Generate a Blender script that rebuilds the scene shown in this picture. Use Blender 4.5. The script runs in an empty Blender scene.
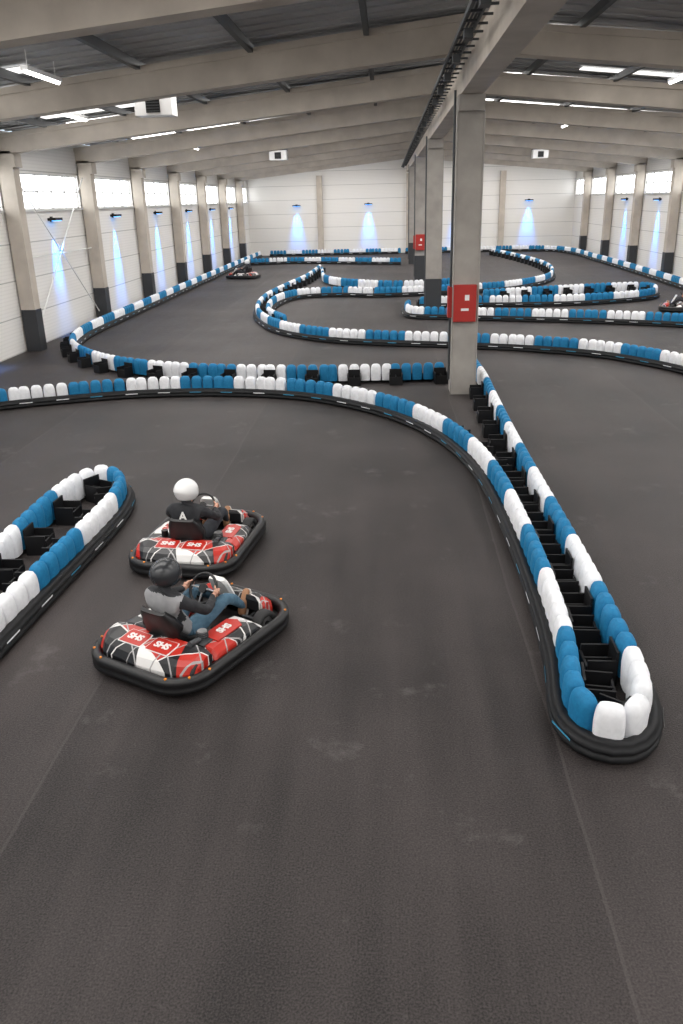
import bpy, bmesh, math, random
from mathutils import Vector, Matrix, noise
random.seed(4)
COL=bpy.context.scene.collection
def link(o,parent=None):
    COL.objects.link(o)
    if parent: o.parent=parent
    return o
# ------------------------------------------------------------------ materials
def mat(name,col,rough=.6,metal=0,emit=None,es=0,spec=.5):
    m=bpy.data.materials.new(name); m.use_nodes=True
    b=m.node_tree.nodes['Principled BSDF']
    b.inputs['Base Color'].default_value=(*col,1); b.inputs['Roughness'].default_value=rough
    b.inputs['Metallic'].default_value=metal; b.inputs['Specular IOR Level'].default_value=spec
    if emit: b.inputs['Emission Color'].default_value=(*emit,1); b.inputs['Emission Strength'].default_value=es
    return m
def noisy(name,c1,c2,scale=5,rough=.6,detail=6,bump=0,spec=.5,stretch=(1,1,1)):
    m=mat(name,c1,rough,spec=spec); nt=m.node_tree; b=nt.nodes['Principled BSDF']
    tc=nt.nodes.new('ShaderNodeTexCoord'); mp=nt.nodes.new('ShaderNodeMapping'); mp.inputs['Scale'].default_value=stretch
    n=nt.nodes.new('ShaderNodeTexNoise'); n.inputs['Scale'].default_value=scale; n.inputs['Detail'].default_value=detail
    r=nt.nodes.new('ShaderNodeMix'); r.data_type='RGBA'
    r.inputs[6].default_value=(*c1,1); r.inputs[7].default_value=(*c2,1)
    rm=nt.nodes.new('ShaderNodeMapRange'); rm.inputs[1].default_value=.3; rm.inputs[2].default_value=.7
    L=nt.links.new
    L(tc.outputs['Object'],mp.inputs[0]); L(mp.outputs[0],n.inputs['Vector']); L(n.outputs[0],rm.inputs[0]); L(rm.outputs[0],r.inputs[0]); L(r.outputs[2],b.inputs['Base Color'])
    if bump:
        bp=nt.nodes.new('ShaderNodeBump'); bp.inputs['Strength'].default_value=bump; bp.inputs['Distance'].default_value=.02
        L(n.outputs[0],bp.inputs['Height']); L(bp.outputs[0],b.inputs['Normal'])
    return m
M_BLUE=noisy('barrier_blue',(.008,.15,.32),(.013,.195,.40),30,.65,spec=.3)
M_WHITE=noisy('barrier_white',(.76,.77,.80),(.86,.87,.90),20,.6,spec=.35)
M_RAIL=noisy('rail_black',(.006,.007,.008),(.013,.013,.015),12,.6,spec=.3)
M_CRATE=mat('crate_black',(.006,.006,.007),.55,spec=.3)
M_STRB=mat('rail_stripe_blue',(.05,.3,.5),.5)
M_CONC=noisy('concrete',(.57,.51,.44),(.44,.39,.335),1.6,.8,bump=.15)
M_CONCP=noisy('pillar_concrete',(.37,.345,.315),(.28,.26,.238),2.2,.8,bump=.15)
M_STEEL=mat('dark_steel',(.07,.075,.08),.5,.4)
M_DECK=noisy('roof_deck_grey',(.34,.345,.35),(.44,.445,.45),.8,.5)
M_PROT=mat('column_guard_black',(.03,.032,.036),.5)
M_RED=mat('cabinet_red',(.40,.02,.014),.55)
M_WPL=mat('white_plastic',(.8,.8,.8),.4)
M_ROD=mat('bracing_rod_white',(.8,.8,.78),.5)
M_GLOW=mat('window_daylight',(.8,.8,.8),.4,emit=(.95,.98,1),es=4.0)
M_FILL=mat('hidden_roof_fill',(.8,.8,.8),.4,emit=(1,.97,.935),es=5.8)  # glow of the unseen roof panels added to brighten the hall
M_SKY2=mat('skylight_translucent',(.8,.8,.8),.4,emit=(1,.98,.95),es=1.3)
M_TUBE=mat('tube_lamp_glow',(.8,.8,.8),.4,emit=(1,.98,.95),es=14)
M_FRAME=mat('window_frame',(.6,.6,.59),.5)
def wallmat(name):
    m=mat(name,(.72,.70,.66),.5); nt=m.node_tree; b=nt.nodes['Principled BSDF']; L=nt.links.new
    tc=nt.nodes.new('ShaderNodeTexCoord'); sp=nt.nodes.new('ShaderNodeSeparateXYZ'); L(tc.outputs['Object'],sp.inputs[0])
    def fr(inp,per):
        d=nt.nodes.new('ShaderNodeMath'); d.operation='DIVIDE'; d.inputs[1].default_value=per; L(inp,d.inputs[0])
        f=nt.nodes.new('ShaderNodeMath'); f.operation='FRACT'; L(d.outputs[0],f.inputs[0]); return f.outputs[0]
    def lt(inp,v):
        d=nt.nodes.new('ShaderNodeMath'); d.operation='LESS_THAN'; d.inputs[1].default_value=v; L(inp,d.inputs[0]); return d.outputs[0]
    a=lt(fr(sp.outputs[2],1.0),.03)
    w=nt.nodes.new('ShaderNodeMath'); w.operation='MULTIPLY'; w.inputs[1].default_value=.12; L(lt(fr(sp.outputs[2],.1),.35),w.inputs[0])
    mx=nt.nodes.new('ShaderNodeMath'); mx.operation='MAXIMUM'; L(a,mx.inputs[0]); L(w.outputs[0],mx.inputs[1])
    r=nt.nodes.new('ShaderNodeMix'); r.data_type='RGBA'; r.inputs[6].default_value=(.82,.80,.77,1); r.inputs[7].default_value=(.46,.45,.43,1)
    L(mx.outputs[0],r.inputs[0]); L(r.outputs[2],b.inputs['Base Color']); return m
M_WALL=wallmat('wall_sandwich_panel')
def floormat():
    m=mat('asphalt_floor',(.07,.06,.058),.62,spec=.25); nt=m.node_tree; b=nt.nodes['Principled BSDF']; L=nt.links.new; N=nt.nodes.new
    tc=N('ShaderNodeTexCoord'); sp=N('ShaderNodeSeparateXYZ'); L(tc.outputs['Object'],sp.inputs[0])
    big=N('ShaderNodeTexNoise'); big.inputs['Scale'].default_value=.35; big.inputs['Detail'].default_value=6; L(tc.outputs['Object'],big.inputs['Vector'])
    fine=N('ShaderNodeTexNoise'); fine.inputs['Scale'].default_value=75; fine.inputs['Detail'].default_value=4; L(tc.outputs['Object'],fine.inputs['Vector'])
    mp=N('ShaderNodeMapping'); mp.inputs['Scale'].default_value=(2.6,.2,1); L(tc.outputs['Object'],mp.inputs[0])
    st=N('ShaderNodeTexNoise'); st.inputs['Scale'].default_value=1.2; st.inputs['Detail'].default_value=5; L(mp.outputs[0],st.inputs['Vector'])
    def mathn(op,a,bv):
        n=N('ShaderNodeMath'); n.operation=op
        for i,v in enumerate((a,bv)):
            if isinstance(v,(int,float)): n.inputs[i].default_value=v
            else: L(v,n.inputs[i])
        return n.outputs[0]
    # alternating paving lanes 3.9 m wide
    lane=mathn('DIVIDE',mathn('ADD',mathn('ADD',sp.outputs[0],mathn('MULTIPLY',big.outputs[0],.12)),6.45),3.9)
    fx=mathn('FRACT',lane,0)
    alt=mathn('LESS_THAN',mathn('FRACT',mathn('MULTIPLY',lane,.5),0),.5)
    s=mathn('ADD',mathn('MULTIPLY',big.outputs[0],.9),mathn('MULTIPLY',st.outputs[0],.6))
    s=mathn('ADD',s,mathn('MULTIPLY',fine.outputs[0],1.3))
    s=mathn('ADD',s,mathn('MULTIPLY',alt,.08))
    rm=N('ShaderNodeMapRange'); rm.inputs[1].default_value=1.13; rm.inputs[2].default_value=1.77; L(s,rm.inputs[0])
    mx=N('ShaderNodeMix'); mx.data_type='RGBA'; mx.inputs[6].default_value=(.0120,.0098,.0096,1); mx.inputs[7].default_value=(.066,.056,.0545,1); L(rm.outputs[0],mx.inputs[0])
    ln=mathn('LESS_THAN',fx,.006)
    m2=N('ShaderNodeMix'); m2.data_type='RGBA'; m2.inputs[7].default_value=(.09,.08,.078,1); L(mathn('MULTIPLY',ln,.3),m2.inputs[0]); L(mx.outputs[2],m2.inputs[6])
    sc=N('ShaderNodeTexNoise'); sc.inputs['Scale'].default_value=1.3; sc.inputs['Detail'].default_value=9; sc.inputs['Roughness'].default_value=.7; L(tc.outputs['Object'],sc.inputs['Vector'])
    sr=N('ShaderNodeMapRange'); sr.inputs[1].default_value=.59; sr.inputs[2].default_value=.78; sr.inputs[4].default_value=.55; L(sc.outputs[0],sr.inputs[0])
    m3=N('ShaderNodeMix'); m3.data_type='RGBA'; m3.inputs[7].default_value=(.16,.148,.145,1); L(sr.outputs[0],m3.inputs[0]); L(m2.outputs[2],m3.inputs[6])
    L(m3.outputs[2],b.inputs['Base Color'])
    rr=N('ShaderNodeMapRange'); rr.inputs[3].default_value=.48; rr.inputs[4].default_value=.68; L(st.outputs[0],rr.inputs[0]); L(rr.outputs[0],b.inputs['Roughness'])
    bp=N('ShaderNodeBump'); bp.inputs['Strength'].default_value=.6; bp.inputs['Distance'].default_value=.01; L(fine.outputs[0],bp.inputs['Height']); L(bp.outputs[0],b.inputs['Normal'])
    return m
M_FLOOR=floormat()
# ------------------------------------------------------------------ mesh builder
class MB:
    def __init__(s): s.v=[];s.f=[];s.m=[];s.s=[]
    def add(s,vs,fs,mi=0,smooth=False,T=None):
        o=len(s.v)
        for p in vs:
            p=Vector(p)
            if T is not None: p=T@p
            s.v.append(tuple(p))
        for f in fs: s.f.append([i+o for i in f]); s.m.append(mi); s.s.append(smooth)
    def box(s,c,d,mi=0,T=None):
        x,y,z=[a/2 for a in d]; cx,cy,cz=c
        vs=[(cx+i*x,cy+j*y,cz+k*z) for k in(-1,1) for j in(-1,1) for i in(-1,1)]
        s.add(vs,[(0,2,3,1),(4,5,7,6),(0,1,5,4),(2,6,7,3),(0,4,6,2),(1,3,7,5)],mi,False,T)
    def hexa(s,vs,mi=0,T=None): s.add(vs,[(0,2,3,1),(4,5,7,6),(0,1,5,4),(2,6,7,3),(0,4,6,2),(1,3,7,5)],mi,False,T)
    def tube(s,a,b,r,mi=0,n=10,T=None,r2=None,smooth=True):
        a=Vector(a);b=Vector(b);d=(b-a).normalized(); u=d.orthogonal().normalized(); w=d.cross(u); r2=r if r2 is None else r2
        vs=[a+(u*math.cos(2*math.pi*i/n)+w*math.sin(2*math.pi*i/n))*r for i in range(n)]+[b+(u*math.cos(2*math.pi*i/n)+w*math.sin(2*math.pi*i/n))*r2 for i in range(n)]
        s.add(vs,[(i,(i+1)%n,n+(i+1)%n,n+i) for i in range(n)],mi,smooth,T)
        s.add(vs,[list(range(n))[::-1],list(range(n,2*n))],mi,False,T)
    def loft(s,rings,mi=0,smooth=True,cap=True,closed=False,T=None,ring_closed=True):
        n=len(rings[0]); vs=[p for r in rings for p in r]; fs=[]
        R=len(rings)
        for k in range(R if closed else R-1):
            k2=(k+1)%R
            for i in range(n if ring_closed else n-1): fs.append((k*n+i,k*n+(i+1)%n,k2*n+(i+1)%n,k2*n+i))
        s.add(vs,fs,mi,smooth,T)
        if cap and not closed: s.add(vs,[list(range(n))[::-1],[ (R-1)*n+i for i in range(n)]],mi,False,T)
    def torus(s,c,nrm,Rr,r,mi=0,n=28,k=10,T=None):
        nrm=Vector(nrm).normalized(); u=nrm.orthogonal().normalized(); w=nrm.cross(u); c=Vector(c); rings=[]
        for i in range(n):
            a=2*math.pi*i/n; d=u*math.cos(a)+w*math.sin(a)
            rings.append([c+d*(Rr+r*math.cos(2*math.pi*j/k))+nrm*r*math.sin(2*math.pi*j/k) for j in range(k)])
        s.loft(rings,mi,True,False,True,T)
    def mesh(s,name,mats,recalc=True):
        me=bpy.data.meshes.new(name); me.from_pydata(s.v,[],s.f)
        for m in mats: me.materials.append(m)
        me.polygons.foreach_set('material_index',s.m); me.polygons.foreach_set('use_smooth',s.s); me.update()
        if recalc:
            bm=bmesh.new(); bm.from_mesh(me); bmesh.ops.recalc_face_normals(bm,faces=bm.faces); bm.to_mesh(me); bm.free()
        return me
    def obj(s,name,mats,parent=None,recalc=True):
        return link(bpy.data.objects.new(name,s.mesh(name,mats,recalc)),parent)
# ------------------------------------------------------------------ hall shell
XL,XR,Y0,Y1=-10.75,14.0,-9.0,66.0
RX=1.6
def beamz(x): return 6.55-.098*abs(x-RX)
FR=[23.8+6.2*k for k in range(-5,7)]
b=MB(); b.box(((XL+XR)/2,(Y0+Y1)/2,-.1),(XR-XL+1,Y1-Y0+1,.2)); b.obj('floor',[M_FLOOR])
W0,W1=3.92,4.95
def sidewall(name,x,sgn):
    b=MB(); L=Y1-Y0; yc=(Y0+Y1)/2
    b.box((x+sgn*.1,yc,W0/2),(.2,L,W0)); b.box((x+sgn*.1,yc,(W1+6.0)/2),(.2,L,6.0-W1))
    for y in FR+[Y1]: b.box((x+sgn*.1,y,(W0+W1)/2),(.2,.5,W1-W0))
    b.obj(name,[M_WALL])
sidewall('wall_left',XL,-1); sidewall('wall_right',XR,1)
def endwall(name,y):
    b=MB()
    for x0,x1 in((XL,RX),(RX,XR)):
        z0,z1=beamz(x0)+.7,beamz(x1)+.7
        b.hexa([(x0,y-.1,0),(x1,y-.1,0),(x0,y+.1,0),(x1,y+.1,0),(x0,y-.1,z0),(x1,y-.1,z1),(x0,y+.1,z0),(x1,y+.1,z1)])
    b.obj(name,[M_WALL])
endwall('wall_far',Y1+.1); endwall('wall_near',Y0-.1)
wn=0
for sgn,x in((-1,XL),(1,XR)):
    ys=[Y0]+FR+[Y1]
    for a,c in zip(ys[:-1],ys[1:]):
        if c-a<2: continue
        a2=a+.25 if a!=Y0 else a+.1; c2=c-.25
        wn+=1; b=MB(); L=c2-a2
        b.box((x+sgn*.14,(a2+c2)/2,(W0+W1)/2),(.03,L,W1-W0),0)
        for i in range(6): b.box((x+sgn*.1,a2+L*i/5,(W0+W1)/2),(.07,.05,W1-W0),1)
        for z in(W0+.02,W1-.02,W0+.52): b.box((x+sgn*.1,(a2+c2)/2,z),(.07,L,.04),1)
        b.box((x-sgn*.02,(a2+c2)/2,W0-.03),(.1,L,.05),1)
        b.obj('window_%d'%wn,[M_GLOW,M_FRAME])
b=MB()
def roof(x0,x1):
    z0,z1=beamz(x0)+.70,beamz(x1)+.70
    b.hexa([(x0,Y0,z0),(x1,Y0,z1),(x0,Y1,z0),(x1,Y1,z1),(x0,Y0,z0+.1),(x1,Y0,z1+.1),(x0,Y1,z0+.1),(x1,Y1,z1+.1)],0)
    y=Y0
    while y<Y1-.2:
        b.hexa([(x0,y,z0-.03),(x1,y,z1-.03),(x0,y+.15,z0-.03),(x1,y+.15,z1-.03),(x0,y,z0),(x1,y,z1),(x0,y+.15,z0),(x1,y+.15,z1)],0); y+=.5
roof(XL,RX); roof(RX,XR); b.obj('ceiling',[M_DECK])
b=MB()
for x in (-9.2,-7.0,-4.8,-2.6,-.4,3.6,5.8,8.0,10.2,12.4):
    z=beamz(x)+.60; b.box((x,(Y0+Y1)/2,z-.03),(.10,Y1-Y0,.15))
b.obj('roof_purlins',[M_STEEL])
for y in FR:
    b=MB()
    for x0,x1 in((XL,RX),(RX,XR)):
        z0,z1=beamz(x0),beamz(x1); w=.2; h0,h1=.50,.62
        b.hexa([(x0,y-w,z0),(x1,y-w,z1),(x0,y+w,z0),(x1,y+w,z1),(x0,y-w,z0+h0),(x1,y-w,z1+h1),(x0,y+w,z0+h0),(x1,y+w,z1+h1)])
        w=.25
        b.hexa([(x0,y-w,z0+h0-.12),(x1,y-w,z1+h1-.12),(x0,y+w,z0+h0-.12),(x1,y+w,z1+h1-.12),(x0,y-w,z0+h0),(x1,y-w,z1+h1),(x0,y+w,z0+h0),(x1,y+w,z1+h1)])
    b.obj('roof_beam',[M_CONC])
for x in(-10.5,13.75):
    s=-1 if x<0 else 1
    for y in FR:
        b=MB(); b.box((x,y,2.72),(.42,.4,5.44),0); b.box((x-s*.05,y,5.2),(.5,.46,.35),0)
        b.box((x-s*.012,y,.6),(.43,.43,1.2),1)
        b.obj('wall_column',[M_CONC,M_PROT])
for x in(-5.2,RX,8.6):
    b=MB(); b.box((x,Y1-.15,2.85),(.42,.28,5.7),0); b.obj('end_wall_column',[M_CONC])
b=MB(); gl=Y1-17.5+26; b.box((RX,(17.5+Y1)/2-13,6.16),(.42,gl,.70)); b.box((RX,(17.5+Y1)/2-13,6.45),(.54,gl,.14))
b.obj('ridge_girder',[M_CONC])
PILL=(17.6,30.0,42.4,54.8)
for i,y in enumerate(PILL):
    b=MB(); b.box((RX,y,2.9),(.52,.52,5.8),0); b.box((RX,y,5.66),(.5,.8,.28),0)
    for sx in(-1,1):
        for sy in(-1,1): b.tube((RX+sx*.255,y+sy*.255,0),(RX+sx*.255,y+sy*.255,5.5),.02,0,8)
    if i>0: b.box((RX,y,.65),(.57,.57,1.3),1)
    b.tube((RX-.30,y-.1,.3),(RX-.30,y-.1,5.9),.025,3,8)
    if i in(0,2):
        z=1.93
        b.box((RX-.02,y-.31,z),(.46,.14,.74),2); b.box((RX-.02,y-.385,z),(.42,.012,.70),2)
        b.box((RX+.02,y-.392,z+.12),(.09,.012,.11),4); b.box((RX-.02,y-.392,z-.12),(.16,.012,.05),4)
        b.box((RX-.3,y,z),(.1,.3,.62),2)
    b.obj('concrete_pillar',[M_CONCP,M_PROT,M_RED,M_STEEL,M_WPL])
b=MB()
for dx in(-.42,-.60): b.box((RX+dx,29,6.15),(.03,73,.06))
y=-7
while y<65.5: b.box((RX-.51,y,6.13),(.2,.04,.03)); b.box((RX-.33,y,6.2),(.2,.03,.03)); y+=.6
for k in range(3): b.tube((RX-.46-.05*k,-7,6.17),(RX-.46-.05*k,65,6.17),.016,0,6)
y=-6
while y<64: b.box((RX-.51,y,6.04),(.12,.22,.12)); y+=2.07
b.obj('cable_tray',[M_STEEL])
def skylight_or_fill(x0,x1,ya,yb,m):  # builds the visible skylight strips and the added fill panels alike
    z0,z1=beamz(x0)+.645,beamz(x1)+.645
    b=MB(); b.hexa([(x0,ya,z0),(x1,ya,z1),(x0,yb,z0),(x1,yb,z1),(x0,ya,z0+.02),(x1,ya,z1+.02),(x0,yb,z0+.02),(x1,yb,z1+.02)],0)
    b.obj('skylight_or_fill_panel',[m])
for k,(a,c) in enumerate(zip([Y0]+FR[:-1],FR)):
    for side in(-1,1):
        if 17<c<18:
            skylight_or_fill(RX+side*8.2,RX+side*10.6,c-1.2,c-.7,M_SKY2)
            skylight_or_fill(RX+side*1.6,RX+side*10.6,a+.6,a+2.2,M_FILL)  # added fill panel, above the frame
            continue
        if a+.5<Y0+1: a=Y0+1
        skylight_or_fill(RX+side*1.6,RX+side*10.6,a+.8,(a+c)/2+.2,M_FILL)  # out-of-view fill panel added in each bay for more light
        if 20<c<26: skylight_or_fill(RX+side*(7.6 if side<0 else 3.2),RX+side*10.6,c-1.0,c-.6,M_SKY2)
for side in(-1,1): skylight_or_fill(RX+side*1.6,RX+side*10.6,FR[-1]+.6,FR[-1]+2.4,M_FILL)  # last bay: unseen fill panels added to lift the far wall
for (x,y) in((-5.9,15.3),(-7.3,20.6),(6.5,20.6),(-7.3,33),(6.5,33)):
    z=beamz(x)+.30; b=MB(); b.box((x,y,z),(.12,1.5,.07),0); b.tube((x,y-.72,z-.05),(x,y+.72,z-.05),.03,1,8)
    b.tube((x,y-.6,z),(x,y-.6,z+.28),.006,0,5); b.tube((x,y+.6,z),(x,y+.6,z+.28),.006,0,5); b.obj('tube_lamp',[M_WPL,M_TUBE])
for (x,y) in((-5.0,19.2),(-5.1,41.0),(7.9,23.0),(8.0,47)):
    b=MB(); z=5.98
    b.box((x,y,z),(.80,.5,.42),0); b.box((x,y-.26,z-.02),(.30,.03,.28),2)
    for k in range(5): b.box((x,y-.28,z-.13+k*.055),(.28,.02,.014),1)
    b.box((x,y,z+.22),(.84,.54,.03),1)
    for sx in(-.36,.36):
        for sy in(-.2,.2): b.tube((x+sx,y+sy,z+.22),(x+sx,y+sy,beamz(x)+.55),.008,1,5)
    b.tube((x,y,z+.22),(x,y,beamz(x)+.55),.04,0,10)
    b.obj('hanging_unit_heater',[M_WPL,M_STEEL,M_CRATE])
b=MB()
def rod(y0,z0,y1,z1): b.tube((XL+.2,y0,z0),(XL+.2,y1,z1),.022,0,6)
rod(24.1,.4,29.7,4.9); rod(24.1,4.9,29.7,.4); rod(24.1,2.6,29.7,2.6)
b.obj('wind_bracing',[M_ROD])
M_BLED=mat('blue_led',(.1,.3,.8),.4,emit=(.1,.4,1),es=6)
def washer(x,y,nx,ny,en=2600):
    b=MB(); T=Matrix.Translation((x,y,3.62))@Matrix.Rotation(math.atan2(ny,nx),4,'Z')
    b.box((.14,0,0),(.26,.6,.08),0,T); b.box((.18,0,-.045),(.12,.5,.012),1,T); b.box((.02,0,0),(.04,.16,.16),0,T)
    o=b.obj('blue_wall_washer',[M_CRATE,M_BLED])
    l=bpy.data.lights.new('washer_spot','SPOT'); l.color=(.02,.26,1); l.energy=en; l.spot_size=math.radians(38); l.spot_blend=1; l.shadow_soft_size=.1
    lo=bpy.data.objects.new('washer_spot',l); link(lo,o); lo.location=(x+nx*.26,y+ny*.26,3.5)
    d=Vector((-nx*.12,-ny*.12,-1)); lo.rotation_euler=d.to_track_quat('-Z','Y').to_euler()
for k in range(-1,7):
    y=26.9+6.2*k
    if y<64: washer(XL,y,1,0)
for y in (33.1,39.3,45.5,51.7): washer(XR,y,-1,0)
for x in(-7.0,-1.5,10.6,5.2): washer(x,Y1,0,-1)
# ------------------------------------------------------------------ track barriers
def catmull(pts,step=.05):
    P=[Vector((*p,0)) for p in pts]; P=[P[0]*2-P[1]]+P+[P[-1]*2-P[-2]]; out=[]
    for i in range(1,len(P)-2):
        a,b_,c,d=P[i-1:i+3]; n=max(4,int((c-b_).length/.08))
        for k in range(n):
            t=k/n; out.append(.5*((2*b_)+(c-a)*t+(2*a-5*b_+4*c-d)*t*t+(-a+3*b_-3*c+d)*t**3))
    out.append(P[-2])
    for _ in range(6):
        out=[out[0]]+[(out[i-1]+out[i]*2+out[i+1])/4 for i in range(1,len(out)-1)]+[out[-1]]
    res=[out[0]]; acc=0
    for p,q in zip(out[:-1],out[1:]):
        L=(q-p).length; pos=0
        while acc+(L-pos)>=step:
            pos+=step-acc; res.append(p.lerp(q,pos/L)); acc=0
        acc+=L-pos
    return res
RAIL=[(.06,.0),(.0,.02),(-.012,.045),(.0,.068),(.028,.078),(.0,.088),(-.012,.112),(.0,.135),(.028,.147),(.02,.165),(.05,.178),(.10,.178),(.10,0)]
def block(b,c,tn,inn,mi,w=.236,h0=.16,h1=.435,t=.16):
    rings=[]; n=14
    tilt=random.uniform(-.008,.008)
    for z,sw,st in((h0-.1,.96,.9),(h0,.99,.98),(h0+.1,1,1.04),(h1-.11,.97,1.0),(h1-.06,.90,.9),(h1-.022,.74,.68),(h1,.42,.32)):
        ring=[]
        for i in range(n):
            a=2*math.pi*i/n; ca,sa=math.cos(a),math.sin(a); e=.55
            ring.append(c+tn*(w/2*sw*math.copysign(abs(ca)**e,ca)+tilt)+inn*(t/2*st*math.copysign(abs(sa)**e,sa))+Vector((0,0,z)))
        rings.append(ring)
    b.loft(rings,mi,True,True)
def barrier(name,pts,inward,phase=0,group=5,crates=True,crate_gap=4):
    path=catmull(pts); b=MB(); N=len(path)
    tg=[(path[min(i+1,N-1)]-path[max(i-1,0)]).normalized() for i in range(N)]
    def inn(t): return Vector((-t.y,t.x,0)) if inward=='L' else Vector((t.y,-t.x,0))
    idx=list(range(0,N,3))
    rings=[[path[i]+inn(tg[i])*o+Vector((0,0,z)) for o,z in RAIL] for i in idx]
    b.loft(rings,0,True,True)
    off=[path[i]+inn(tg[i])*.17 for i in range(N)]
    k=phase; need=.14; dist=0
    for i in range(1,N):
        dist+=(off[i]-off[i-1]).length
        if dist>=need:
            dist-=need; need=.244
            mi=1 if (k//group)%2==0 else 2
            block(b,off[i],tg[i],inn(tg[i]),mi)
            if k%3==1:
                t=tg[i]; q=inn(t); c=path[i]+q*(-.0145)
                b.add([c-t*.13+Vector((0,0,.104)),c+t*.13+Vector((0,0,.104)),c+t*.13+Vector((0,0,.122)),c-t*.13+Vector((0,0,.122))],[(0,1,2,3)],4 if mi==1 else 2)
            c=off[i]+inn(tg[i])*.225
            near_p=min(math.hypot(c.x-RX,c.y-py) for py in PILL)
            if crates and k%crate_gap==0 and near_p>.6:
                t=tg[i]; q=inn(t)
                T=Matrix((( t.x,q.x,0,c.x),(t.y,q.y,0,c.y),(0,0,1,0),(0,0,0,1)))
                w,d,h,th=.28,.25,.25,.02
                b.box((0,0,.02),(w,d,.03),3,T)
                b.box((-w/2,0,h/2),(th,d,h),3,T); b.box((w/2,0,h/2),(th,d,h),3,T)
                b.box((0,-d/2,h/2+.04),(w,th,h+.08),3,T); b.box((0,d/2,h/2-.03),(w,th,h-.06),3,T)
                b.box((0,0,h*.45),(th,d,h*.7),3,T)
            k+=1
    return b.obj(name,[M_RAIL,M_BLUE,M_WHITE,M_CRATE,M_STRB])
A=[(-9.9,14.5),(-9.3,15.2),(-8.27,16.2),(-6.73,16.9),(-5.29,17.3),(-3.72,17.34),(-2.14,17.0),(-1.0,16.3),(0.03,15.2),(0.74,13.9),(1.16,12.5),(1.36,11.1),(1.43,9.65),(1.45,8.15),(1.43,7.0),(1.38,6.2),(1.30,5.65),(1.33,5.28),(1.6,5.02),(1.92,5.08),(2.14,5.42),(2.22,5.95),(2.23,6.7),(2.24,7.47),(2.24,8.34),(2.23,9.34),(2.21,10.76),(2.2,12.9),(2.22,15.53),(2.25,17.54),(2.2,19.3)]
Bp=[(1.3,18.95),(.3,18.85),(-2.1,18.85),(-4.6,19.25),(-6.6,20.2),(-8.0,21.6),(-9.1,23.5),(-9.6,25.8),(-9.7,28.5),(-9.7,32.2),(-9.7,37.3),(-9.7,46),(-9.7,56),(-9.65,64.5)]
Lp=[(-3.72,4.6),(-3.70,5.6),(-3.66,6.6),(-3.60,7.9),(-3.54,9.2),(-3.54,10.1),(-3.68,10.85),(-4.02,11.28),(-4.36,11.28),(-4.62,10.9),(-4.72,10.1),(-4.72,9.3),(-4.70,8.3),(-4.68,7.3),(-4.66,4.8)]
Cp=[(7.7,13.5),(7.4,16.1),(6.9,18.9),(6.2,20.3),(5.3,21.4),(3.8,22.3),(2.5,22.8),(1.6,23.1),(-.2,23.6),(-2.0,24.4),(-3.5,26.0),(-4.5,28.3),(-5.1,31.1),(-5.25,34.7),(-4.9,39),(-4.4,43.6),(-4.2,49.8)]
Dp=[(-3.3,27.6),(-4.2,30.0),(-4.4,33.5),(-3.7,35.9),(-2.1,36.4),(-.8,35.9),(1.0,36.1),(4.9,37.3),(7.5,40.3),(8.7,44.3),(9.1,49.4),(8.6,56),(7.7,62)]
E1=[(10.9,24.4),(10.4,25.1),(9.2,26.1),(6.9,27.2),(4.4,28.0),(2.4,28.6),(1.0,29.0),(.6,29.5),(.5,30.6),(.6,31.2)]
E2=[(1.2,31.8),(2.4,32),(5,31.9),(7.3,32),(9.9,33),(11.0,34.4),(11.0,36.2),(9.0,36.2),(3.8,34.5)]
barrier('track_barrier',A,'L',4)
barrier('track_barrier',Bp,'L',0)
barrier('track_barrier',Lp,'L',8)
barrier('track_barrier',Cp,'R',3)
barrier('track_barrier',Dp,'L',0)
barrier('track_barrier',E1,'R',0,crates=False)
barrier('track_barrier',E2,'L',4)
barrier('track_barrier',[(-9.2,56),(-5.9,56.4),(.8,53.9)],'L',0,crates=False)
barrier('track_barrier',[(-9.1,64.8),(.9,64.8)],'L',0,crates=False)
barrier('track_barrier',[(1.3,64.8),(7.2,65.0),(11.4,64.2),(12.8,61),(12.9,54),(12.9,45.7),(12.7,36.7),(12.3,30),(12.0,25)],'L',2,crates=False)
barrier('track_barrier',[(-3.6,47.9),(-3.0,42.6),(-1.5,40.2),(.8,39.0),(3.5,40.2)],'R',0,crates=False)
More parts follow.
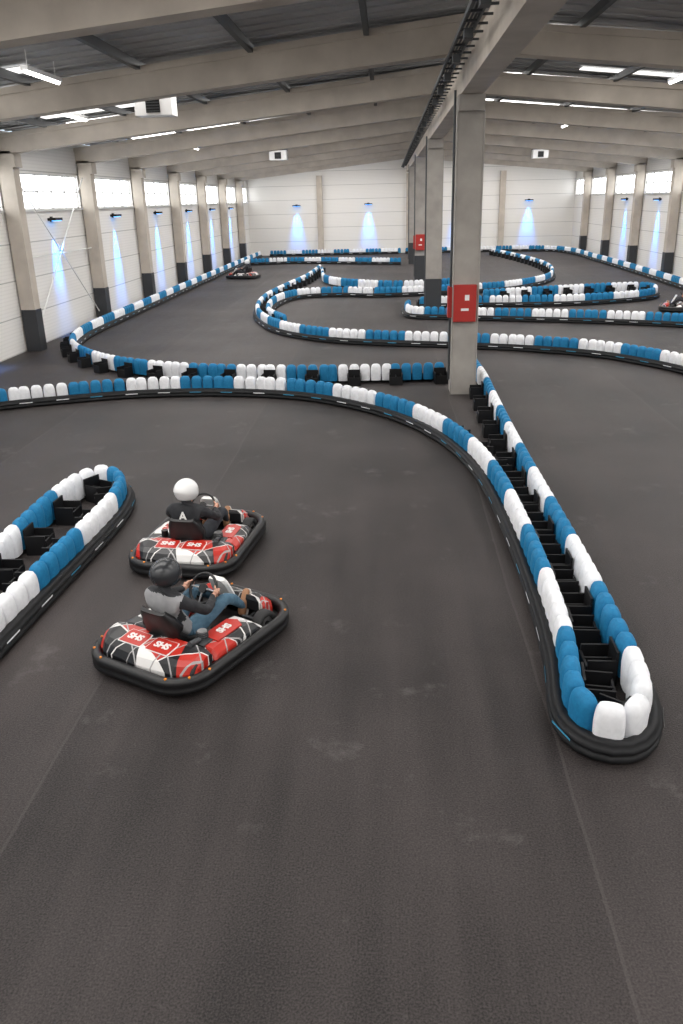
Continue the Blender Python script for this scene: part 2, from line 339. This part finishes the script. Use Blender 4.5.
# ------------------------------------------------------------------ karts
M_KRED=mat('kart_red',(.46,.022,.012),.35); M_KWH=mat('kart_white',(.78,.77,.75),.35); M_KBK=mat('kart_black',(.008,.008,.009),.45)
M_TIRE=mat('kart_tyre',(.02,.02,.021),.75); M_HUB=mat('wheel_hub',(.35,.35,.36),.35,.8); M_ORG=mat('marker_orange',(.8,.25,.02),.4)
def livery(name):
    # angular racing graphics: a few large white / black / red shards with thin pin-lines
    m=mat(name,(.8,.8,.8),.3); nt=m.node_tree; b=nt.nodes['Principled BSDF']; L=nt.links.new; N=nt.nodes.new
    tc=N('ShaderNodeTexCoord'); sp=N('ShaderNodeSeparateXYZ'); L(tc.outputs['Object'],sp.inputs[0])
    def mathn(op,a,bv=0):
        n=N('ShaderNodeMath'); n.operation=op
        for i,v in enumerate((a,bv)):
            if isinstance(v,(int,float)): n.inputs[i].default_value=v
            else: L(v,n.inputs[i])
        return n.outputs[0]
    def plane(ang,fr,ph,off=10):
        a=math.radians(ang)
        return mathn('ADD',mathn('ADD',mathn('MULTIPLY',sp.outputs[0],math.cos(a)*fr),mathn('MULTIPLY',sp.outputs[1],math.sin(a)*fr)),ph+off)
    fl=[];ed=[]
    for ang,fr,ph in((38,3.3,.45),(112,2.4,.3),(160,2.3,.55)):
        d=plane(ang,fr,ph); fl.append(mathn('FLOOR',d)); ed.append(mathn('FRACT',d))
    cb=N('ShaderNodeCombineXYZ')
    for i in range(3): L(fl[i],cb.inputs[i])
    wn_=N('ShaderNodeTexWhiteNoise'); wn_.noise_dimensions='3D'; L(cb.outputs[0],wn_.inputs['Vector'])
    r=N('ShaderNodeValToRGB'); r.color_ramp.interpolation='CONSTANT'; cr=r.color_ramp
    cr.elements[0].position=0; cr.elements[0].color=(.012,.012,.014,1); cr.elements[1].position=.44; cr.elements[1].color=(.72,.71,.70,1)
    x=cr.elements.new(.76); x.color=(.46,.022,.012,1)
    L(wn_.outputs['Value'],r.inputs[0])
    # pin-lines: white on the main shards, plus a second finer red/black set
    l1=mathn('LESS_THAN',mathn('MINIMUM',ed[0],ed[2]),.035)
    mx=N('ShaderNodeMix'); mx.data_type='RGBA'; mx.inputs[7].default_value=(.72,.7,.68,1); L(l1,mx.inputs[0]); L(r.outputs[0],mx.inputs[6])
    f2=mathn('FRACT',plane(62,4.1,.2)); l2=mathn('LESS_THAN',f2,.05)
    f3=mathn('FRACT',plane(141,3.7,.7)); l3=mathn('LESS_THAN',f3,.045)
    m2=N('ShaderNodeMix'); m2.data_type='RGBA'; m2.inputs[7].default_value=(.35,.34,.34,1); L(mathn('MAXIMUM',l2,l3),m2.inputs[0]); L(mx.outputs[2],m2.inputs[6])
    L(m2.outputs[2],b.inputs['Base Color'])
    return m
M_LIV=livery('kart_livery')
def rrect(hl,hw,rf,rr,n=10):
    pts=[]
    for cx,cy,r,a0 in((hl-rf,hw-rf,rf,0),(-hl+rr,hw-rr,rr,90),(-hl+rr,-hw+rr,rr,180),(hl-rf,-hw+rf,rf,270)):
        for i in range(n+1):
            a=math.radians(a0+90*i/n); pts.append((cx+r*math.cos(a),cy+r*math.sin(a),math.cos(a),math.sin(a)))
    return pts
KM=[M_KBK,M_LIV,M_KRED,M_KWH,M_TIRE,M_HUB,M_ORG,M_STEEL]
HL,HW=.91,.665
def kart_parts():
    parts={}
    b=MB(); prof=[(-.085,.06),(-.03,.045),(0,.06),(.003,.095),(-.016,.115),(.003,.135),(0,.175),(-.022,.195),(-.05,.20),(-.085,.185)]
    rp=rrect(HL,HW,.42,.36)
    b.loft([[(x+nx*o,y+ny*o,z) for o,z in prof] for x,y,nx,ny in rp],0,True,False,True)
    for x,y,nx,ny in rp[::4]:
        b.tube((x-nx*.03,y-ny*.03,.19),(x-nx*.03,y-ny*.03,.206),.012,6,8)
    parts['bumper_ring']=b
    b=MB(); p=rrect(.84,.59,.36,.3)
    b.loft([[(x,y,z) for x,y,_,_ in p] for z in(.05,.075)],0,False,True)
    for s in(-1,1):
        b.tube((-.8,s*.3,.1),(.8,s*.24,.1),.016,7,8); b.tube((-.1,s*.3,.1),(.4,s*.26,.1),.016,7,8)
    b.tube((-.58,-.55,.14),(-.58,.55,.14),.02,7,10)
    for s in(-1,1): b.tube((.48,s*.2,.12),(.48,s*.48,.13),.016,7,8)
    parts['frame']=b
    b=MB()
    for s in(-1,1):
        rings=[]
        for x,k,w in((-.40,.80,0),(-.36,.98,0),(-.15,1,0),(.1,.99,0),(.24,.90,0),(.34,.62,.04)):
            pr=[(.27,.09),(.275,.265*k),(.295,.285*k),(.40,.288*k),(.52,.275*k),(.575,.235*k),(.585,.21*k),(.585,.09)]
            rings.append([(x,s*(y+(w if y<.3 else 0)),z) for y,z in pr])
        b.loft(rings,1,False,True)
    parts['side_pods']=b
    b=MB(); rings=[]
    for y in(-.575,-.53,-.42,-.02,.02,.42,.53,.575):
        a=abs(y); k=.86 if a>.55 else .97 if a>.5 else 1; rx=-.815+(.16 if a>.55 else .10 if a>.5 else .03 if a>.4 else 0)
        pr=[(rx,.10),(rx,.20*k),(rx+.035,.265*k),(rx+.085,.305*k),(-.52,.33*k),(-.45,.325*k),(-.43,.30*k),(-.43,.2)]
        rings.append([(x,y,z) for x,z in pr])
    b.loft(rings,1,False,True)
    def pad(cx,cy,l,w,z,mi,rot=0,tz=0,rim=3):
        T=Matrix.Translation((cx,cy,z))@Matrix.Rotation(rot,4,'Z')@Matrix.Rotation(tz,4,'Y')
        for sc,mm,zz in((1.0,rim,0),(.93,mi,.004)):
            q=[(l/2,-w/2*.9),(l/2,w/2*.9),(l/2*.6,w/2),(-l/2,w/2),(-l/2,-w/2),(l/2*.6,-w/2)]
            b.loft([[(x*sc,y*sc,zz+k) for x,y in q] for k in(-.004,.004)],mm,False,True,T=T)
    pad(-.615,.16,.19,.27,.3215,2,0,-.12); pad(-.615,-.16,.19,.27,.3215,2,0,-.12)
    parts['rear_deck']=b
    b=MB()
    for s in(-1,1):
        T=Matrix.Translation((-.05,s*.405,.288))@Matrix.Rotation(s*-.07,4,'X')
        q=[(-.2,-.09),(.15,-.09),(.20,.0),(.15,.09),(-.2,.09)]
        b.loft([[(x,y,k) for x,y in q] for k in(-.01,.006)],2 if s<0 else 3,False,True,T=T)
    parts['pod_panels']=b
    b=MB(); rings=[]
    for y in(-.40,-.34,-.2,0,.2,.34,.40):
        k=.85 if abs(y)>.38 else 1; fx=.815-(.1 if abs(y)>.38 else .04 if abs(y)>.3 else 0)
        pr=[(fx,.10),(fx,.19*k),(fx-.06,.25*k),(.66,.29*k),(.60,.30*k),(.58,.26*k),(.58,.15)]
        rings.append([(x,y,z) for x,z in pr])
    b.loft(rings,1,False,True)
    parts['nose_cone']=b
    b=MB(); rings=[]
    for x,z,w in((.50,.24,.13),(.44,.38,.135),(.38,.50,.12),(.36,.54,.09)):
        rings.append([(x,-w,z),(x+.035,-w*.8,z+.01),(x+.035,w*.8,z+.01),(x,w,z),(x-.02,w*.8,z-.005),(x-.02,-w*.8,z-.005)])
    b.loft(rings,3,False,True)
    b.tube((.44,0,.3),(.18,0,.51),.014,7,8)
    parts['steering_fairing']=b
    b=MB(); n=Vector((-.82,0,.57)); c=Vector((.16,0,.52))
    b.torus(c,n,.15,.014,0,36,10)
    u=Vector((.57,0,.82))
    for d in(Vector((0,1,0)),Vector((0,-1,0)),-u): b.tube(c,c+d*.15,.012,5,8,r2=.008)
    b.tube(c-n.normalized()*.02,c+n.normalized()*.015,.045,0,14)
    parts['steering_wheel']=b
    for nm,x,y,r,w in(('rear_wheel_1',-.58,.49,.135,.15),('rear_wheel_2',-.58,-.49,.135,.15),('front_wheel_1',.47,.475,.125,.12),('front_wheel_2',.47,-.475,.125,.12)):
        b=MB(); n=24
        T=Matrix.Translation((x,y,r+.005))
        if nm[0]=='f': T=T@Matrix.Rotation(-.18,4,'Z')
        prof=[(r*.55,.30*w),(r*.6,.46*w),(r*.85,.5*w),(r*.97,.42*w),(r,.25*w),(r,-.25*w),(r*.97,-.42*w),(r*.85,-.5*w),(r*.6,-.46*w),(r*.55,-.30*w)]
        rings=[[(rr*math.cos(2*math.pi*i/n),yy,rr*math.sin(2*math.pi*i/n)) for rr,yy in prof] for i in range(n)]
        b.loft(rings,4,True,False,True,T=T)
        b.tube((0,-.3*w,0),(0,.3*w,0),r*.56,5,18,T=T); b.tube((0,-.44*w,0),(0,.44*w,0),r*.2,0,12,T=T)
        parts[nm]=b
    b=MB(); rings=[]
    for x,z,w,lip in((.05,.18,.17,.03),(-.1,.13,.18,.08),(-.28,.13,.18,.14),(-.40,.22,.19,.16),(-.46,.36,.20,.13),(-.50,.50,.18,.08),(-.525,.60,.13,.03)):
        inn=Vector((lip*.75,0,lip*.5)) if z>.3 else Vector((0,0,lip))
        out=[]
        seq=[(-1,1),(-.96,.45),(-.75,.08),(-.3,0),(.3,0),(.75,.08),(.96,.45),(1,1)]
        for a,k in seq: out.append(Vector((x,a*w,z))+inn*k)
        th=Vector((-.025,0,-.02))
        for a,k in seq[::-1]: out.append(Vector((x,a*w*1.08,z))+inn*k+th)
        rings.append(out)
    b.loft(rings,0,True,True)
    parts['seat']=b
    b=MB(); b.box((-.25,-.36,.2),(.28,.16,.18),7); b.tube((-.27,-.33,.28),(-.27,-.33,.36),.045,5,14)
    for k in range(3): b.tube((-.27,-.33,.30+.02*k),(-.27,-.33,.307+.02*k),.058,7,14)
    b.tube((-.35,-.36,.31),(-.5,-.38,.345),.025,7,12)
    b.tube((-.30,.33,.28),(-.30,.33,.36),.04,0,14)
    for s in(-1,1): b.box((.62,s*.14,.2),(.02,.07,.14),7); b.tube((.6,s*.14,.1),(.62,s*.14,.2),.008,7,6)
    parts['engine']=b
    return parts
KP={k:v.mesh(k,KM) for k,v in kart_parts().items()}
def text_mesh(s,size,m):
    c=bpy.data.curves.new('lettering','FONT'); c.body=s; c.size=size; c.extrude=.002; c.align_x='CENTER'; c.align_y='CENTER'; c.offset=.004
    o=bpy.data.objects.new('tmp',c); COL.objects.link(o); bpy.context.view_layer.update()
    me=bpy.data.meshes.new_from_object(o.evaluated_get(bpy.context.evaluated_depsgraph_get())); bpy.data.objects.remove(o)
    me.materials.clear(); me.materials.append(m); return me
T_W=text_mesh('SHS',.10,M_KWH); T_R=text_mesh('SHS',.11,M_KRED); T_2=text_mesh('2',.13,M_KWH)
def kart(loc,heading_deg):
    e=bpy.data.objects.new('go_kart',None); link(e); e.location=(loc[0],loc[1],0); e.rotation_euler=(0,0,math.radians(90-heading_deg))
    for k,me in KP.items(): link(bpy.data.objects.new(k,me),e)
    for me,x,y,z,rx in((T_W,-.615,.16,.332,0),(T_W,-.615,-.16,.332,0),(T_W,-.05,-.405,.297,.07),(T_R,-.05,.405,.297,-.07)):
        o=link(bpy.data.objects.new('lettering',me),e); o.location=(x,y,z); o.rotation_euler=(.12,0,-math.pi/2) if x<-.5 else (rx,0,0 if y<0 else math.pi)
    return e
# ------------------------------------------------------------------ drivers
def skinmesh(name,verts,edges,rad,root=0,sub=2):
    me=bpy.data.meshes.new(name); me.from_pydata(verts,edges,[]); o=bpy.data.objects.new(name,me); COL.objects.link(o)
    md=o.modifiers.new('skin','SKIN'); md.use_smooth_shade=True
    sv=me.skin_vertices[0].data
    for i,r in enumerate(rad):
        sv[i].radius=r if isinstance(r,tuple) else (r,r)
        sv[i].use_root=(i==root)
    s=o.modifiers.new('sub','SUBSURF'); s.levels=sub; s.render_levels=sub
    bpy.context.view_layer.update()
    out=bpy.data.meshes.new_from_object(o.evaluated_get(bpy.context.evaluated_depsgraph_get())); bpy.data.objects.remove(o)
    for p in out.polygons: p.use_smooth=True
    return out
def body_mesh():
    V=[];E=[];Rr=[]
    def v(p,r,par=None):
        V.append(p);Rr.append(r)
        if par is not None:E.append((par,len(V)-1))
        return len(V)-1
    pel=v((-.24,0,.27),(.15,.12)); ab=v((-.29,0,.40),(.145,.105),pel); ch=v((-.35,0,.54),(.165,.115),ab); uc=v((-.37,0,.64),(.155,.10),ch)
    nk=v((-.36,0,.73),.066,uc); hd=v((-.33,0,.80),.062,nk)
    for s in(-1,1):
        sh=v((-.355,s*.170,.665),.072,uc); ua=v((-.27,s*.25,.585),.058,sh); el=v((-.13,s*.295,.49),.048,ua); fa=v((-.01,s*.24,.50),.042,el); wr=v((.085,s*.185,.515),.030,fa); v((.12,s*.172,.52),.028,wr)
        hp=v((-.17,s*.10,.25),.105,pel); th=v((.03,s*.16,.345),.083,hp); kn=v((.24,s*.205,.43),.062,th); ca=v((.40,s*.175,.33),.058,kn); an=v((.565,s*.14,.175),.038,ca); v((.58,s*.138,.155),.036,an)
    me=skinmesh('body',V,E,Rr,sub=3)
    me.update()
    for vt in me.vertices:   # cloth folds
        n=noise.noise(Vector(vt.co)*14)+.5*noise.noise(Vector(vt.co)*30)
        vt.co=vt.co+vt.normal*n*.007
    return me
BODY=body_mesh()
def shoe_mesh():
    b=MB()
    for s in(-1,1):
        base=Vector((.565,s*.14,.125)); d=Vector((.35,0,.94)).normalized(); n=Vector((-.94,0,.35)) ; y=Vector((0,1,0))
        rings=[]
        for t,w,h0,h1 in((-.05,.022,-.02,.02),(-.035,.036,-.035,.05),(.0,.04,-.035,.075),(.06,.04,-.035,.065),(.12,.046,-.033,.045),(.18,.046,-.03,.035),(.215,.035,-.026,.02),(.228,.016,-.018,.005)):
            ring=[]
            for i in range(12):
                a=2*math.pi*i/12; ring.append(base+d*t+y*(w*math.cos(a))+n*((h0+h1)/2+(h1-h0)/2*math.sin(a)))
            rings.append(ring)
        b.loft(rings,0,True,True)
        rings2=[[p-n*.008 for p in (base+d*t+y*w*sx+n*hh for sx,hh in((-1,-.034),(1,-.034),(1,-.022),(-1,-.022)))] for t,w in((-.045,.03),(.0,.04),(.12,.047),(.19,.044),(.225,.02))]
        b.loft(rings2,1,False,True)
    return b
def hand_mesh(s):
    c=Vector((.16,s*.15,.52)); n=Vector((-.82,0,.57)).normalized(); t=Vector((.57,0,.82)).normalized(); r=Vector((0,s,0))
    V=[];E=[];Rr=[]
    def chain(ps,rs,par=None):
        for p,q in zip(ps,rs):
            V.append(p);Rr.append(q)
            if par is not None:E.append((par,len(V)-1))
            par=len(V)-1
        return par
    w=c+r*.035+n*.055-t*.03
    chain([w,c+r*.036+n*.032-t*.012,c+r*.036+n*.018+t*.01],[.024,(.028,.022),(.034,.016)])
    pm=2
    for k,(off,ln) in enumerate(((.034,.95),(.013,1.05),(-.008,1.0),(-.028,.82))):
        o=c+t*off
        chain([o+r*.036+n*.012, o+r*.032*1.0-n*.012*ln, o+r*.006-n*.026*ln, o-r*.018*ln-n*.012],[.0105,.0095,.009,.0075],pm)
    chain([c+r*.02+n*.03+t*.022,c+n*.027+t*.04,c-r*.012+n*.018+t*.055],[.012,.0105,.009],1)
    return skinmesh('hand',V,E,Rr,sub=1)
HANDS=[hand_mesh(1),hand_mesh(-1)]
def helmet_mesh():
    bm=bmesh.new(); bmesh.ops.create_uvsphere(bm,u_segments=40,v_segments=28,radius=1)
    for v in bm.verts:
        x,y,z=v.co
        if z<-.66: z=-.66+(z+.66)*.08
        w=1.0
        if z<-.05:
            w=1-.10*min(1,(-.05-z)/.57)
            if x>0: x*=1+.16*min(1,(-.05-z)/.3)
        if x<0 and z<0: x*=.97
        v.co=(x*.158*w,y*.130*w,z*.148)
    me=bpy.data.meshes.new('helmet')
    for f in bm.faces:
        f.smooth=True; c=f.calc_center_median(); a=math.degrees(math.atan2(c.y,c.x)); z=c.z/.148
        f.material_index=0
        if abs(a)<72 and -.12<z<.42: f.material_index=1
        elif z<-.60: f.material_index=2
        elif abs(a)<80 and -.2<z<.48: f.material_index=2
        elif abs(a)<22 and -.42<z<-.28: f.material_index=2
        elif abs(abs(a)-150)<8 and .35<z<.62: f.material_index=2
        elif 86<abs(a)<98 and -.05<z<.3: f.material_index=2
    bm.to_mesh(me); bm.free(); return me
HEL=helmet_mesh()
M_VIS=mat('visor',(.01,.01,.012),.08)
M_SKINT=mat('skin',(.5,.27,.19),.55); M_SHOE=mat('tan_shoe',(.32,.16,.08),.6); M_SOLE=mat('sole',(.6,.58,.55),.6)
def driver(loc,heading,hel,torso,sleeve,legs,lookyaw=0,back=None):
    e=bpy.data.objects.new('kart_driver',None); link(e); e.location=(loc[0],loc[1],0); e.rotation_euler=(0,0,math.radians(90-heading))
    me=BODY.copy(); me.materials.clear()
    for m in(torso,sleeve,legs,M_SKINT): me.materials.append(m)
    for p in me.polygons:
        x,y,z=p.center; ay=abs(y)
        def seg(a,b):
            a=Vector(a);b=Vector(b);q=Vector((x,ay,z)); t=max(0,min(1,(q-a).dot(b-a)/(b-a).length_squared)); return (q-a.lerp(b,t)).length
        leg=min(seg((-.17,.10,.25),(.03,.16,.345))-.075,seg((.03,.16,.345),(.24,.205,.43))-.06,seg((.24,.205,.43),(.58,.138,.155))-.045)
        arm=min(seg((-.34,.2,.65),(-.13,.295,.49))-.05,seg((-.13,.295,.49),(.12,.172,.52))-.035)
        armhole=(x+.335)*.45+(ay-.185)*.85-(z-.66)*.30>0
        waist=(x+.24)*.8+(.30-z)*.9>0
        if armhole and ay>.12 and arm<leg: i=1
        elif waist: i=2
        else: i=0
        if x>.2 or (x>-.1 and leg<arm): i=2
        if z>.715: i=1
        if i==1 and x>.075: i=3
        p.material_index=i
    link(bpy.data.objects.new('body',me),e)
    o=link(bpy.data.objects.new('helmet',HEL.copy()),e); o.data.materials.clear()
    for m in(hel,M_VIS,M_KBK): o.data.materials.append(m)
    o.location=(-.318,0,.878); o.rotation_euler=(0,math.radians(8),math.radians(lookyaw))
    for h in HANDS:
        hm=h.copy(); hm.materials.clear(); hm.materials.append(M_SKINT); link(bpy.data.objects.new('hand',hm),e)
    link(bpy.data.objects.new('shoes',SH.copy()),e)
    if back:
        o=link(bpy.data.objects.new('back_print',back),e); o.location=(-.487,0,.62); o.rotation_euler=(math.radians(82),0,-math.pi/2)
    return e
SH=shoe_mesh().mesh('shoes',[M_SHOE,M_SOLE])
c_grey=noisy('vest_grey',(.26,.26,.27),(.34,.34,.35),9,.85); c_blk=noisy('jacket_black',(.012,.013,.016),(.025,.026,.03),14,.8)
c_jean=noisy('jeans_blue',(.05,.11,.17),(.075,.155,.22),30,.85); c_dk=noisy('dark_trousers',(.02,.022,.03),(.03,.033,.04),20,.85)
h_blk=mat('helmet_black',(.03,.032,.036),.25); h_wht=mat('helmet_white',(.78,.78,.78),.25)
K1=((-1.87,6.80),28); K2=((-2.31,9.06),8)
kart(*K1); driver(K1[0],K1[1],h_blk,c_grey,c_blk,c_jean,-6)
kart(*K2); driver(K2[0],K2[1],h_wht,c_blk,c_blk,c_dk,-25,text_mesh('A',.14,M_KWH))
for loc,hd,hl in(((-8.1,46.5),-75,h_wht),((10.6,30.1),-70,h_blk)):
    kart(loc,hd); driver(loc,hd,hl,c_blk,c_blk,c_dk)
# ------------------------------------------------------------------ world, camera
w=bpy.data.worlds.new('world'); bpy.context.scene.world=w; w.use_nodes=True
w.node_tree.nodes['Background'].inputs[0].default_value=(.8,.9,1,1); w.node_tree.nodes['Background'].inputs[1].default_value=1
cam=bpy.data.cameras.new('camera'); co=bpy.data.objects.new('camera',cam); COL.objects.link(co)
cam.sensor_fit='VERTICAL'; cam.sensor_height=36; cam.lens=28.41; cam.clip_end=200
Yc=Vector((46.5,314,-808.2)).normalized(); Zc=Vector((-52.5,2088,808.2)).normalized(); Yc=(Yc-Zc*Yc.dot(Zc)).normalized(); Xc=Yc.cross(Zc)
co.matrix_world=Matrix.Translation((0,0,4))@Matrix((Xc,Yc,Zc)).to_4x4()
bpy.context.scene.camera=co
bpy.context.scene.view_settings.view_transform='Standard'
bpy.context.scene.view_settings.exposure=0.05
